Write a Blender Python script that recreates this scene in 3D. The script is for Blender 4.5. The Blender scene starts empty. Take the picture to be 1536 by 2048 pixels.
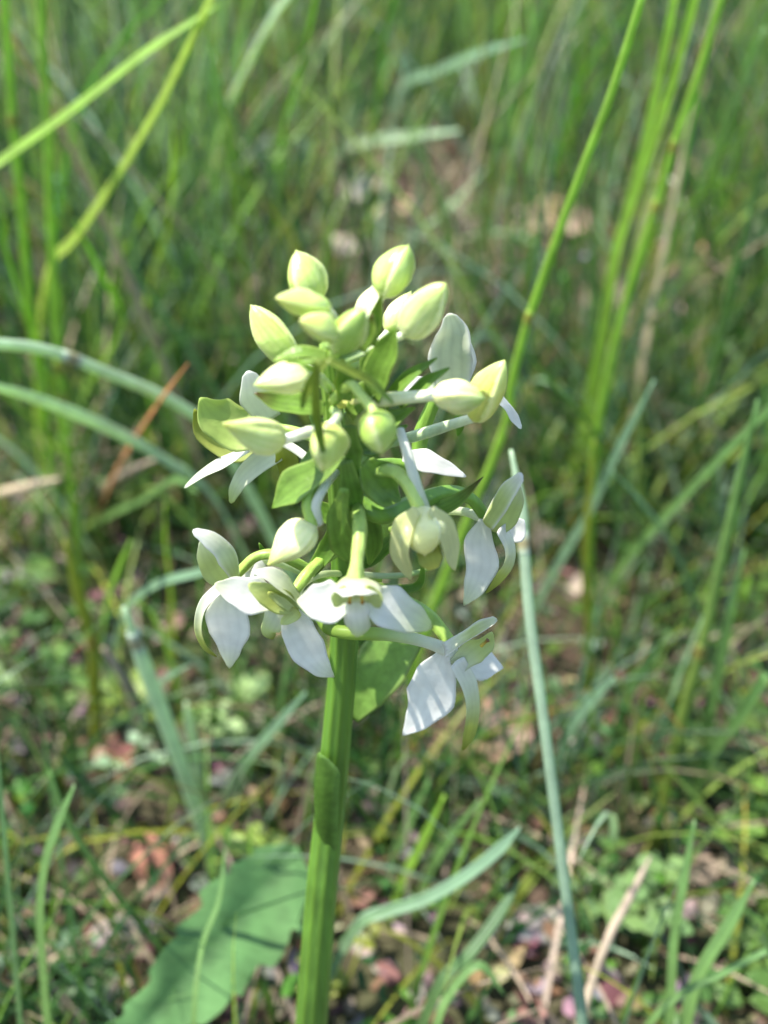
import bpy, math, random
import numpy as np
from mathutils import Vector
random.seed(7); rng = np.random.default_rng(11)
SC = bpy.context.scene; COL = SC.collection

# ------------------------------------------------------------------ camera
W, HP, F = 1536.0, 2048.0, 2300.0            # photo size and focal length in photo pixels
TH = math.radians(38.0); HC = 0.33           # the phone looks 38 degrees down from 33 cm
cam = bpy.data.cameras.new('camera'); camo = bpy.data.objects.new('camera', cam); COL.objects.link(camo)
camo.location = (0, 0, HC); camo.rotation_euler = (math.radians(90) - TH, 0, 0)
cam.sensor_fit = 'VERTICAL'; cam.sensor_height = 24.0; cam.lens = 24.0 * F / HP
cam.clip_start = 0.01; cam.clip_end = 200
cam.dof.use_dof = True; cam.dof.focus_distance = 0.192
cam.dof.aperture_fstop = cam.lens / 3.7      # a 3.7 mm wide opening
SC.camera = camo
# ------------------------------------------------------------------ sky, sun, exposure
SUN_EL, SUN_AZ = 64.0, -78.0                 # azimuth from +Y (away from camera), negative = left
wd = bpy.data.worlds.new('World'); SC.world = wd; wd.use_nodes = True
nt = wd.node_tree; bg = nt.nodes['Background']
sky = nt.nodes.new('ShaderNodeTexSky'); sky.sky_type = 'NISHITA'; sky.sun_disc = False
sky.sun_elevation = math.radians(SUN_EL); sky.sun_rotation = math.radians(SUN_AZ)
nt.links.new(sky.outputs[0], bg.inputs[0]); bg.inputs[1].default_value = 0.15
sl = bpy.data.lights.new('sun', 'SUN'); sl.energy = 4.3; sl.angle = math.radians(0.55); sl.color = (1, .95, .87)
so = bpy.data.objects.new('sun', sl); COL.objects.link(so)
el, az = math.radians(SUN_EL), math.radians(SUN_AZ)
SUNV = Vector((math.sin(az) * math.cos(el), math.cos(az) * math.cos(el), math.sin(el)))
so.rotation_euler = SUNV.to_track_quat('Z', 'Y').to_euler(); so.location = SUNV * 3
vs = SC.view_settings; vs.view_transform = 'Standard'; vs.look = 'None'; vs.gamma = 1; vs.use_curve_mapping = False
vs.exposure = 1.14
cy = SC.cycles; cy.use_denoising = True; cy.max_bounces = 8; cy.diffuse_bounces = 3; cy.transmission_bounces = 4
cy.transparent_max_bounces = 6; cy.sample_clamp_indirect = 6

# ------------------------------------------------------------------ pixel -> place helpers
RT = Vector((1, 0, 0)); FW = Vector((0, math.cos(TH), -math.sin(TH))); UP = Vector((0, math.sin(TH), math.cos(TH)))
CP = Vector((0, 0, HC)); Y0 = 0.150          # the orchid's stem stands 15 cm in front of the phone
def P(px, py, d): return CP + RT * ((px - W/2) / F * d) + UP * (-(py - HP/2) / F * d) + FW * d
def dY(py, y): return y / (math.cos(TH) - (py - HP/2) / F * math.sin(TH))
def Q(px, py, mm=0.0): return P(px, py, dY(py, Y0 + mm * .001))          # on the upright plane mm behind the stem axis
def dG(py): return HC / (math.sin(TH) + (py - HP/2) / F * math.cos(TH))
def G(px, py): p = P(px, py, dG(py)); p.z = gz(p.x, p.y); return p
def depth(p): return (p - CP).dot(FW)
def gz(x, y): return .0035 * math.sin(x*31 + 1.3*math.sin(y*17)) + .003 * math.sin(y*27 + x*11 + 2)
def cam_vec(a, b, c): return (RT * a + UP * b - FW * c).normalized()       # right, up, towards the phone
def lin(r, g, b):
    f = lambda v: (v/255/12.92) if v/255 <= .04045 else ((v/255 + .055)/1.055) ** 2.4
    return (f(r), f(g), f(b))
def mix(a, b, t): t = max(0, min(1, t)); return tuple(a[i]*(1-t) + b[i]*t for i in range(3))

def spline(pts, n):
    """Catmull-Rom through pts, n samples spread by length; also the parameter at each sample"""
    pts = [Vector(p) for p in pts]
    if len(pts) == 2: pts = [pts[0], pts[0].lerp(pts[1], .5), pts[1]]
    e = [pts[0]*2 - pts[1]] + pts + [pts[-1]*2 - pts[-2]]
    m = len(pts) - 1; out = []; par = []
    for i in range(n):
        s = i / (n-1) * m; k = min(int(s), m-1); t = s - k
        a, b, c, d = e[k:k+4]
        out.append(.5*((2*b) + (c-a)*t + (2*a-5*b+4*c-d)*t*t + (3*b-a-3*c+d)*t**3)); par.append(s)
    return out, par
def lerp_list(v, s):
    k = min(int(s), len(v)-2); t = s-k; t2 = t*t*(3-2*t)*.5 + t*.5
    return v[k]*(1-t2) + v[k+1]*t2
def tangents(c):
    n = len(c); return [(c[min(i+1, n-1)] - c[max(i-1, 0)]).normalized() for i in range(n)]

# ------------------------------------------------------------------ materials
def mat(name, rough=.5, trans=.0, sss=.0, bump=.0, bscale=900., vary=.15, vscale=250., spec=.4, stretch=(1, 1, 1), tcol=None):
    m = bpy.data.materials.new(name); m.use_nodes = True; t = m.node_tree; N = t.nodes; L = t.links
    out = N['Material Output']; pb = N['Principled BSDF']
    at = N.new('ShaderNodeAttribute'); at.attribute_name = 'Col'
    tc = N.new('ShaderNodeTexCoord'); mp = N.new('ShaderNodeMapping'); mp.inputs['Scale'].default_value = stretch
    L.new(tc.outputs['Object'], mp.inputs[0])
    no = N.new('ShaderNodeTexNoise'); no.inputs['Scale'].default_value = vscale; no.inputs['Detail'].default_value = 4
    L.new(mp.outputs[0], no.inputs['Vector'])
    mr = N.new('ShaderNodeMapRange'); mr.inputs[1].default_value = .3; mr.inputs[2].default_value = .7
    mr.inputs[3].default_value = 1-vary; mr.inputs[4].default_value = 1+vary; L.new(no.outputs[0], mr.inputs[0])
    mu = N.new('ShaderNodeVectorMath'); mu.operation = 'SCALE'; L.new(at.outputs['Color'], mu.inputs[0]); L.new(mr.outputs[0], mu.inputs['Scale'])
    L.new(mu.outputs[0], pb.inputs['Base Color']); pb.inputs['Roughness'].default_value = rough
    pb.inputs['Specular IOR Level'].default_value = spec
    if sss:
        pb.inputs['Subsurface Weight'].default_value = sss; pb.inputs['Subsurface Radius'].default_value = (1, .9, .45)
        pb.inputs['Subsurface Scale'].default_value = .0018
    if bump:
        n2 = N.new('ShaderNodeTexNoise'); n2.inputs['Scale'].default_value = bscale; n2.inputs['Detail'].default_value = 3
        L.new(mp.outputs[0], n2.inputs['Vector'])
        bp = N.new('ShaderNodeBump'); bp.inputs['Strength'].default_value = bump; bp.inputs['Distance'].default_value = .0004
        L.new(n2.outputs[0], bp.inputs['Height']); L.new(bp.outputs[0], pb.inputs['Normal'])
    if trans:
        tr = N.new('ShaderNodeBsdfTranslucent'); mx = N.new('ShaderNodeMixShader'); mx.inputs[0].default_value = trans
        if tcol:
            tm = N.new('ShaderNodeVectorMath'); tm.operation = 'MULTIPLY'; tm.inputs[1].default_value = tcol
            L.new(mu.outputs[0], tm.inputs[0]); L.new(tm.outputs[0], tr.inputs[0])
        else: L.new(mu.outputs[0], tr.inputs[0])
        L.new(pb.outputs[0], mx.inputs[1]); L.new(tr.outputs[0], mx.inputs[2]); L.new(mx.outputs[0], out.inputs[0])
    return m
M_PETAL = mat('petal', .45, .48, 0, .4, 500, .07, 300, .35)
M_BUD = mat('bud_skin', .34, .0, .5, .45, 600, .1, 300, .5)
M_BRACT = mat('bract', .36, .45, 0, .35, 900, .16, 500, .45, tcol=(1.25, 1.2, .6))
M_STEM = mat('stem_skin', .42, .0, .35, .6, 500, .24, 320, .4, (1, 1, .06))
M_GRASS = mat('grass_blade', .4, .5, 0, .3, 500, .14, 160, .45, tcol=(1.05, 1.12, .68))
M_DRY = mat('dry_straw', .7, .2, 0, .5, 600, .3, 200, .2)
M_LITTER = mat('leaf_litter', .75, .12, 0, .6, 500, .35, 160, .25)
M_CLOD = mat('earth_clod', .8, 0, 0, 1.0, 260, .35, 120, .25)

# ------------------------------------------------------------------ mesh helpers
def mesh(name, verts, faces, cols, material, org=Vector((0, 0, 0)), smooth=True):
    me = bpy.data.meshes.new(name)
    me.from_pydata([tuple(Vector(v) - org) for v in verts], [], faces)
    a = me.color_attributes.new('Col', 'FLOAT_COLOR', 'POINT')
    a.data.foreach_set('color', [x for c in cols for x in (c[0], c[1], c[2], 1.0)])
    if smooth: me.polygons.foreach_set('use_smooth', [True]*len(me.polygons))
    me.materials.append(material); me.update()
    return me
def link(name, me, parent=None, org=Vector((0, 0, 0))):
    o = bpy.data.objects.new(name, me); COL.objects.link(o)
    if parent is not None: o.parent = parent
    else: o.location = org
    return o
def tag(o, label=None, cat=None, group=None, kind=None):
    if label: o['label'] = label
    if cat: o['category'] = cat
    if group: o['group'] = group
    if kind: o['kind'] = kind
    return o

def tube_data(pts, radii, seg=12, n=None, colf=None, ribs=0, ribd=0.0, twist=0.0):
    n = n or max(8, len(pts)*5)
    c, par = spline(pts, n); T = tangents(c)
    up = Vector((0, 0, 1)) if abs(T[0].z) < .9 else Vector((0, 1, 0))
    s = T[0].cross(up).normalized(); V = []; Fc = []; C = []
    for i in range(n):
        s = (s - T[i]*s.dot(T[i])).normalized(); b = T[i].cross(s)
        r = lerp_list(radii, par[i]); t = i/(n-1)
        for k in range(seg):
            a = 2*math.pi*k/seg
            rr = r * (1 + (ribd*math.cos(ribs*(a + twist*t)) if ribs else 0))
            V.append(c[i] + s*(math.cos(a)*rr) + b*(math.sin(a)*rr)); C.append(colf(t, k/seg) if colf else (.2, .3, .1))
    for i in range(n-1):
        for k in range(seg):
            Fc.append((i*seg+k, i*seg+(k+1) % seg, (i+1)*seg+(k+1) % seg, (i+1)*seg+k))
    for e, i in ((0, 0), (1, n-1)):
        V.append(c[i] + T[i]*(lerp_list(radii, par[i])*(.45 if e else -.3))); C.append(C[i*seg]); v = len(V)-1
        for k in range(seg):
            q = (i*seg+k, i*seg+(k+1) % seg, v); Fc.append(q if e else q[::-1])
    return V, Fc, C

def petal_data(pts, hw, nrm, cup=.25, wave=.0, th=.00022, n=None, m=9, colf=None, ph=0., fold=0., sharp=.75, twist=0.):
    """a thin two-sided petal or leaf along pts with half widths hw (m), facing nrm"""
    n = n or max(11, len(pts)*5); c, par = spline(pts, n); T = tangents(c); V = []; C = []; Fc = []
    top = []; bot = []
    for i in range(n):
        t = i/(n-1); w = max(lerp_list(hw, par[i]), 1e-5)
        if i == n-1: w *= .35
        sd = T[i].cross(nrm)
        if sd.length < 1e-4: sd = T[i].cross(UP)
        sd.normalize(); nn = sd.cross(T[i]).normalized()
        if twist:
            a = twist*(t-.3); sd, nn = sd*math.cos(a) + nn*math.sin(a), nn*math.cos(a) - sd*math.sin(a)
        for j in range(m):
            u = -1 + 2*j/(m-1)
            z = cup*w*(u*u) + fold*w*abs(u) + wave*w*math.sin(t*9 + ph + (2.1 if u > 0 else 0))*abs(u)**2
            jit = 1 + wave*.35*math.sin(t*14 + ph*3 + u)
            p = c[i] + sd*(w*u*jit) + nn*z
            e = th*(1 - .75*abs(u)**4)*.5
            top.append(p + nn*e); bot.append(p - nn*e); C.append(colf(t, u) if colf else (.7, .75, .6))
    V = top + bot; C = C + C; o = n*m
    for i in range(n-1):
        for j in range(m-1):
            a, b, d, e = i*m+j, i*m+j+1, (i+1)*m+j+1, (i+1)*m+j
            Fc.append((a, b, d, e)); Fc.append((o+a, o+e, o+d, o+b))
    ring = [i*m for i in range(n)] + [(n-1)*m+j for j in range(1, m)] + [i*m+m-1 for i in range(n-2, -1, -1)] + [j for j in range(m-2, 0, -1)]
    for k in range(len(ring)):
        a, b = ring[k], ring[(k+1) % len(ring)]; Fc.append((a, b, o+b, o+a))
    return V, Fc, C

BP = [0., .10, .22, .42, .62, .80, .92, 1.]; BR = [.20, .64, .89, 1., .89, .60, .34, .13]
def bud_data(base, tip, w, roll=0., bend=.06, colf=None, blunt=0., seg=60, n=30, seam=.075, tear=0.):
    ax = tip-base; L = ax.length; T = ax.normalized(); s = T.cross(Vector((.2, -.6, .77))).normalized(); b = T.cross(s); V = []; C = []; Fc = []
    v = CP - base.lerp(tip, .5); roll = -math.atan2(v.dot(b), v.dot(s)) - .17 + .75*math.sin(roll*5)      # turn a sepal edge to the front
    for i in range(n):
        t = i/(n-1); t = .5 - .5*math.cos(math.pi*t)
        k = max(q for q in range(len(BP)) if BP[q] <= t+1e-9); k = min(k, len(BP)-2)
        f = (t-BP[k])/(BP[k+1]-BP[k])
        p0, p1, p2, p3 = BR[max(k-1, 0)], BR[k], BR[k+1], BR[min(k+2, len(BR)-1)]
        r = .5*(2*p1 + (p2-p0)*f + (2*p0-5*p1+4*p2-p3)*f*f + (3*p1-p0-3*p2+p3)*f**3)
        r = max(r, .05); r = r*(1-blunt) + blunt*math.sqrt(max(1-(2*t-1)**2, .002))
        r *= w/2*(1 - tear*max(0, t-.3)/.7); ir = base.x*9e3
        cc = base + T*(L*t) + b*(bend*L*math.sin(math.pi*t)*math.cos(roll)) + s*(bend*L*(t*t))
        for j in range(seg):
            a = 2*math.pi*j/seg; g = (3*(a + roll + .35*t)/(2*math.pi)) % 1.0       # three overlapping sepals
            st = (g/.07 if g < .07 else (1-(g-.07)/.93)**1.3)                         # steep edge, slow fall
            env = math.sin(math.pi*min(1, t*1.05))**.6
            rr = r*(1 + seam*env*(st-.5)*2) * (1 + .05*math.cos(2*(a+roll)) + .05*env*math.cos(3*(a+roll)+1) + .025*math.sin(5*a+ir+4*t) + .02*math.sin(11*t+ir+2*a))
            V.append(cc + s*(math.cos(a)*rr) + b*(math.sin(a)*rr)); C.append(colf(t, g) if colf else (.6, .7, .3))
    for i in range(n-1):
        for k in range(seg):
            Fc.append((i*seg+k, i*seg+(k+1) % seg, (i+1)*seg+(k+1) % seg, (i+1)*seg+k))
    for e, i in ((0, 0), (1, n-1)):
        V.append(base if not e else V[(n-1)*seg:(n)*seg][0].lerp(V[(n-1)*seg+seg//2], .5) + T*.0004); C.append(C[i*seg]); v = len(V)-1
        for k in range(seg):
            q = (i*seg+k, i*seg+(k+1) % seg, v); Fc.append(q if e else q[::-1])
    return V, Fc, C

# ------------------------------------------------------------------ ground
def build_ground():
    xs = np.concatenate([[-60, -20, -8, -4], np.linspace(-2, 2, 120), [4, 8, 20, 60]])
    ys = np.concatenate([[-60, -20, -6, -2], np.linspace(-.6, 3, 110), [5, 10, 25, 80]])
    V = []; C = []; Fc = []
    r = random.Random(3)
    for y in ys:
        for x in xs:
            V.append((x, y, gz(x, y) + r.uniform(-.002, .002)))
            k = .5 + .5*math.sin(x*14 + 2*math.sin(y*9))*math.sin(y*12+1) + r.uniform(-.3, .3)
            C.append(mix(mix(lin(70, 54, 46), lin(98, 80, 70), r.random()), lin(50, 72, 32), k*.75))
    nx = len(xs)
    for j in range(len(ys)-1):
        for i in range(nx-1): Fc.append((j*nx+i, j*nx+i+1, (j+1)*nx+i+1, (j+1)*nx+i))
    m = mat('soil', .9, 0, 0, 1.0, 180, .45, 60, .2)
    tag(link('ground', mesh('ground', V, Fc, C, m)), kind='structure')
build_ground()

# ------------------------------------------------------------------ the orchid
WH = lin(243, 243, 236); WG = lin(226, 232, 205); PG = lin(208, 220, 150); YG = lin(196, 205, 110); OG = lin(150, 160, 60)
GR = lin(132, 170, 70); DG = lin(112, 152, 60); ST = lin(88, 126, 48); BR_ = lin(90, 60, 40)
BASE = Q(604, 2048, -22); BASE = Vector((BASE.x - .004, BASE.y - .001, gz(BASE.x, BASE.y)))
orchid = bpy.data.objects.new('orchid', None); COL.objects.link(orchid); orchid.location = BASE; orchid.empty_display_size = .02
tag(orchid, 'flowering butterfly orchid spike with white flowers and pale green buds', 'orchid')
def part(name, data, m, parent=None): return link(name, mesh(name, *data, m, BASE), parent or orchid)
def px(w, p): return w * depth(p) / F
def QQ(pts, dy=0.): return [Q(*(p if len(p) == 3 else (p[0], p[1], dy))) for p in pts]
def tb(name, pts, r, cols, parent=None, dy=0., m=None, seg=12, ribs=0, ribd=0., twist=0., n=None):
    q = QQ(pts, dy); rr = [px(a, b) for a, b in zip(r, q)] if len(r) == len(q) else [px(r[0] + (r[-1]-r[0])*i/(len(q)-1), q[i]) for i in range(len(q))]
    def cf(t, k):
        s = t*(len(cols)-1); i = min(int(s), len(cols)-2); return mix(cols[i], cols[i+1], s-i)
    return part(name, tube_data(q, rr, seg, n, cf, ribs, ribd, twist), m or M_STEM, parent)
def pt(name, pts, hw, cols, parent=None, dy=0., nrm=(0, .15, 1), cup=.22, wave=.09, m=None, fold=0., th=.00022, twist=0., edge=None, vein=.06):
    q = QQ(pts, dy); h = [px(a, b) for a, b in zip(hw, q)]; ph = random.uniform(0, 6)
    def colf(t, u):
        s = t*(len(cols)-1); k = min(int(s), len(cols)-2); c = mix(cols[k], cols[k+1], s-k)
        if edge: c = mix(c, edge, max(0, abs(u)-.72)/.28)
        v = 1 - vein*(.5+.5*math.cos(u*12.5)); return tuple(x*v for x in c)
    return part(name, petal_data(q, h, cam_vec(*nrm), cup, wave, th, None, 13, colf, ph, fold, twist=twist), m or M_PETAL, parent)

# stem
sp = QQ([(652, 690, 0), (664, 800, 0), (676, 920, 0), (686, 1040, 0), (690, 1150, 0), (687, 1300, 0), (675, 1450, -2), (657, 1640, -6), (641, 1800, -12), (622, 2048, -20)]) + [BASE + Vector((.0005, 0, .02)), BASE + Vector((0, 0, -.006))]
sr = [.93*v for v in [.0011, .0016, .0021, .0024, .0026, .0027, .0029, .0032, .0034, .0037, .0040, .0041]]
part('stem', tube_data(sp, sr, 40, 90, lambda t, k: mix(mix(lin(150, 180, 80), ST, t*3), lin(90, 126, 42), .5+.5*math.cos(k*6.283*9)), 9, .045), M_STEM)
# leaves clasping the stem
LB0 = lin(128, 166, 80)
pt('stem_leaf', [(704, 1436, 2), (736, 1376, 4), (775, 1320, 6), (826, 1255, 8)], [16, 46, 56, 38], [LB0, lin(140, 178, 90), lin(140, 178, 90)], nrm=(.2, .6, .8), cup=.25, m=M_BRACT, wave=.04, th=.0004, edge=lin(140, 165, 90))
pt('stem_leaf', [(655, 1735, -9.5), (640, 1660, -9), (638, 1590, -8), (641, 1540, -7), (642, 1510, -6.6)], [14, 32, 35, 34, 10], [ST, ST, mix(ST, LB0, .4)], nrm=(-.6, .1, .8), cup=-.62, m=M_BRACT, wave=.03, th=.0004, edge=LB0)

# buds: base, tip, width, pedicel route, colours
def bud(base, tip, w, ped, roll=0., blunt=.08, c=(WG, PG, YG), pr=10, pc=(GR, WG), bend=.05, seam=.13, tear=0.):
    B, Tp = Q(*base), Q(*tip); Tp = B.lerp(Tp, .96); c0, c1, c2 = c; blunt += .1
    def colf(t, g):
        a = mix(c0, c1, t*2) if t < .5 else mix(c1, c2, t*2-1)
        a = mix(a, LW, max(0, 1-g/.3)*.7); a = mix(a, OG, max(0, (g-.72)/.28)**2*.32)
        v = 1 - .13*(.5+.5*math.cos(g*6.283*5))**2*math.sin(math.pi*t); return (a[0]*v, a[1]*(v*.5+.5), a[2]*v*v)
    b = part('bud', bud_data(B, Tp, px(w*.88, B.lerp(Tp, .5)), roll, bend, colf, blunt, seam=seam, tear=tear), M_BUD)
    tb('ovary', ped + [tuple(base[i]*.94 + tip[i]*.06 for i in range(3))], [pr*1.05, pr*.8], pc, b, ribs=6, ribd=.07, twist=2.)
    return b
LG = lin(192, 212, 120); LW = lin(230, 232, 174); LY = lin(220, 220, 116); GP = lin(166, 194, 92)
bud((628, 612, 4), (587, 502, 6), 92, [(658, 690, 0), (645, 650, 2)], .4, .35, (GP, LG, LG))
bud((764, 594, 3), (812, 486, 5), 92, [(668, 712, 0), (730, 650, 0)], 1.3, .4, (LG, LG, GP))
bud((810, 672, -2), (886, 560, -4), 88, [(670, 730, 0), (745, 700, -1)], 2.2, .28, (LW, PG, LG))
bud((590, 728, 5), (495, 613, 8), 80, [(664, 760, 0), (630, 745, 3)], .9, .3, (GP, LG, LG), seam=.06)
bud((660, 618, -8), (551, 602, -13), 66, [(655, 680, -2), (668, 640, -6)], 2.6, .2, (GP, LG, YG), 9)
bud((672, 668, -13), (600, 645, -17), 64, [(655, 690, -4), (676, 690, -10)], 1.5, .3, (GP, LG, YG), 9)
bud((672, 704, -12), (722, 612, -13), 80, [(655, 700, -3), (662, 712, -8)], .2, .3, (DG, GP, GP), 9, (GR, GP))
bud((738, 655, 2), (740, 572, 6), 64, [(668, 720, 0), (710, 690, 1)], 1.1, .25, (WG, LW, LW))
bud((775, 668, 8), (818, 580, 12), 52, [(680, 740, 1), (735, 710, 4)], 2., .1, (LG, LW, LG))
bud((617, 750, -11), (509, 776, -16), 78, [(662, 780, -2), (640, 755, -7)], 3.0, .05, (PG, LW, LG), 10, tear=.25)
bud((568, 884, -13), (443, 849, -18), 88, [(672, 850, -2), (625, 862, -8)], 2.3, .0, (LW, PG, YG), 13, (LG, WH), bend=.02, tear=.35)
bud((662, 846, -18), (650, 944, -20), 88, [(668, 820, -3), (676, 832, -12)], .7, .15, (YG, LG, LG), 10)
bud((748, 820, -18), (768, 908, -22), 90, [(668, 800, -3), (700, 770, -10), (725, 795, -15)], 1.9, .3, (GP, GP, LG), 11, (GP, LG), seam=.05)
bud((866, 790, -8), (972, 792, -10), 82, [(672, 800, -1), (740, 802, -4), (810, 795, -6)], .55, .2, (LW, LW, GP), 15, (LY, WG))
bud((948, 842, 0), (1003, 716, 0), 84, [(680, 900, 0), (800, 880, 3), (900, 850, 3)], 1.2, .15, (LY, LY, LG), 12)
b15 = bud((630, 1048, -15), (535, 1134, -19), 90, [(672, 930, -3), (640, 955, -9), (616, 1000, -13)], 2.75, .0, (LW, LW, YG), 14, (DG, GP), bend=.02, tear=.4)
tb('spur', [(636, 1046, -14), (632, 1010, -14), (648, 975, -12), (672, 945, -6)], [11, 8], (WH, WG), b15, m=M_PETAL)

# open flowers
def flower(ov, r, pc=(DG, GP), dy=0.): return tb('flower', ov, r, pc, None, dy, M_STEM, 18, 6, .09, 2.2)
SW = [lin(222, 228, 190), WH, WH, lin(226, 230, 194)]; LIP = [WH, WG, YG, OG]; HOOD = [PG, WG, WH]; HG = [YG, PG, PG]
TIPS = [lin(228, 232, 214), WH, WH, lin(226, 230, 194)]
# left flower seen from the side
f = flower([(688, 1190, -1), (650, 1160, -3), (605, 1132, -4), (555, 1110, -5), (512, 1114, -5), (476, 1146, -6)], [11, 10])
pt('dorsal_sepal', [(474, 1160), (456, 1112), (426, 1080), (386, 1061)], [10, 24, 20, 8], HOOD, f, -9, (.3, .4, .9), -.3, edge=WH)
pt('petal', [(456, 1176), (436, 1142), (416, 1108), (402, 1080)], [12, 32, 24, 5], [PG, PG, WG], f, -7, (-.1, 0, 1), .25)
pt('lateral_sepal', [(452, 1178), (454, 1224), (459, 1262), (460, 1300), (459, 1336)], [12, 42, 42, 22, 4], TIPS, f, -8, (0, 0, 1), .14)
pt('lateral_sepal', [(476, 1160), (505, 1136), (535, 1150)], [8, 22, 10], SW, f, -2, (0, .3, 1), .2)
pt('lip', [(446, 1172), (410, 1208), (399, 1255), (411, 1292), (433, 1313)], [12, 13, 11, 9, 3], LIP, f, -9, (-.6, 0, .8), .4)
tb('spur', [(470, 1152, -4), (520, 1122, 0), (580, 1136, 4), (645, 1168, 5), (690, 1210, 6)], [8, 5], (WG, GP), f, m=M_PETAL)
# flower left of the stem, facing the left
f = flower([(690, 1090, -1), (658, 1110, -6), (620, 1142, -10), (588, 1184, -13)], [13, 11])
pt('lateral_sepal', [(545, 1198), (508, 1192), (466, 1180), (429, 1168)], [24, 40, 28, 6], SW, f, -14, (-.2, .2, 1), .2)
pt('lateral_sepal', [(574, 1208), (592, 1254), (614, 1296), (640, 1332), (668, 1354)], [12, 34, 36, 22, 3], TIPS, f, -15, (.2, 0, 1), .22)
pt('lip', [(562, 1205), (548, 1236), (538, 1262), (546, 1278)], [15, 24, 21, 6], [WG, WG, PG, OG], f, -15, (-.2, .1, 1), -.3)
pt('dorsal_sepal', [(598, 1206), (570, 1176), (540, 1156), (508, 1144)], [14, 27, 24, 7], HOOD, f, -15, (.3, .7, .6), .35)
pt('petal', [(594, 1222), (565, 1204), (532, 1186), (497, 1168)], [8, 27, 24, 8], [PG, YG, PG], f, -16, (-.3, .1, .9), .35)
pt('petal', [(596, 1220), (588, 1226), (572, 1240), (562, 1248)], [12, 16, 10, 3], HG, f, -16.5, (.2, 0, .9), .3)
pt('column', [(584, 1216), (560, 1200), (536, 1184)], [8, 10, 5], [PG, PG, YG], f, -16.6, (-.3, 0, 1), .3)
tb('spur', [(592, 1196, -13), (608, 1166, -10), (650, 1148, -6), (720, 1150, 4), (760, 1160, 8)], [8, 6], (WG, GP), f, m=M_PETAL)
# flower facing the phone in front of the stem
f = flower([(694, 985, -3), (712, 1010, -10), (720, 1060, -17), (714, 1120, -21), (711, 1166, -23)], [12, 13, 14, 13, 19], (DG, LG))
pt('lateral_sepal', [(700, 1198), (665, 1204), (628, 1204), (594, 1202)], [22, 44, 36, 6], SW, f, -23, (0, .1, 1), .2)
pt('lateral_sepal', [(728, 1188), (775, 1212), (822, 1236), (863, 1256)], [22, 45, 32, 9], [WG, WH, WG, PG], f, -23, (0, .1, 1), .18)
pt('lip', [(712, 1198), (713, 1230), (716, 1256), (714, 1274)], [16, 27, 25, 9], [WG, WH, WG, PG], f, -25, (0, .1, 1), -.3)
pt('dorsal_sepal', [(712, 1150, -22), (712, 1166, -25), (712, 1188, -30)], [26, 56, 24], [PG, WG, WH], f, nrm=(0, 1, .25), cup=-.28)
pt('petal', [(696, 1176), (680, 1194), (672, 1214)], [12, 19, 6], [YG, PG, PG], f, -27, (.3, .1, .9), .3)
pt('petal', [(728, 1176), (748, 1194), (757, 1216)], [12, 19, 6], [YG, PG, PG], f, -27, (-.3, .1, .9), .3)
pt('column', [(712, 1174), (712, 1190), (712, 1204)], [20, 24, 10], [YG, PG, WG], f, -25.5, (0, 0, 1), .5)
for x in (701, 723): tb('pollinium', [(x, 1188), (x-2 if x < 710 else x+2, 1206)], [4, 3], (lin(190, 170, 60), lin(130, 90, 30)), f, -27.5, M_BUD, 8)
tb('spur', [(712, 1168, -20), (722, 1150, -8), (775, 1152, 2), (830, 1146, 7), (875, 1128, 10)], [7, 6, 6, 5, 4], (WG, GR), f, m=M_PETAL)
# lower right flower with a long spur wrapped round the stem
f = flower([(700, 1180, 0), (780, 1192, 1), (845, 1222, -2), (880, 1258, -5), (905, 1294, -7)], [12, 14])
tb('spur', [(905, 1305, -8), (855, 1285, -10), (785, 1270, -13), (705, 1266, -14), (660, 1258, -12), (640, 1236, -7)], [15, 12, 13, 14, 13, 11], (WH, WG, GP, lin(130, 160, 66), GR), f, m=M_PETAL)
pt('lateral_sepal', [(888, 1304), (874, 1346), (862, 1392), (838, 1434), (806, 1470)], [12, 42, 50, 28, 4], [WH, WH, WH, WH], f, -9, (-.1, .05, 1), .12, wave=.05)
pt('lateral_sepal', [(928, 1318), (966, 1328), (1006, 1336)], [16, 36, 4], [WH, WH, WH], f, -4, (.1, .1, 1), .1)
pt('lip', [(912, 1322), (936, 1368), (944, 1418), (937, 1468), (926, 1500)], [18, 18, 16, 13, 4], LIP, f, -10, (.3, .1, 1), .3)
pt('petal', [(912, 1330), (942, 1302), (968, 1284), (984, 1264)], [20, 28, 22, 5], [WG, PG, PG], f, -9, (.2, -.2, 1), .4)
pt('petal', [(940, 1310), (965, 1296), (982, 1282)], [12, 18, 6], HG, f, -7, (-.2, -.2, 1), .4)
tb('pollinium', [(962, 1292), (976, 1280)], [4, 3], (lin(200, 180, 70), lin(110, 80, 40)), f, -10.5, M_BUD, 8)
pt('dorsal_sepal', [(890, 1304), (928, 1280), (962, 1258), (994, 1240)], [19, 20, 18, 12], [WH, PG, WG], f, -11, (-.3, .8, .6), .35, edge=WH)
# right flower turned away to the right
f = flower([(690, 950, -5), (715, 1000, -9), (765, 1030, -10), (830, 1006, -6), (890, 986, -2), (940, 996, 0), (976, 1042, 0)], [14, 17, 18, 18, 16, 12, 11], (DG, DG))
pt('lateral_sepal', [(970, 1040), (960, 1082), (964, 1126), (952, 1168), (928, 1210)], [12, 31, 34, 24, 4], TIPS, f, -2, (-.2, 0, 1), .14)
pt('lateral_sepal', [(1004, 1066), (1028, 1056), (1048, 1040)], [16, 32, 6], [WH, WH, WH], f, 5, (.2, .1, 1), .1)
pt('lip', [(1000, 1056), (1016, 1092), (1014, 1128), (994, 1160), (972, 1186)], [16, 15, 14, 11, 3], LIP, f, -3, (.5, .1, .9), .3)
pt('petal', [(990, 1064), (1008, 1030), (1026, 996), (1038, 966)], [16, 30, 24, 5], [PG, PG, WG], f, -2, (.1, 0, 1), .25)
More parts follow.
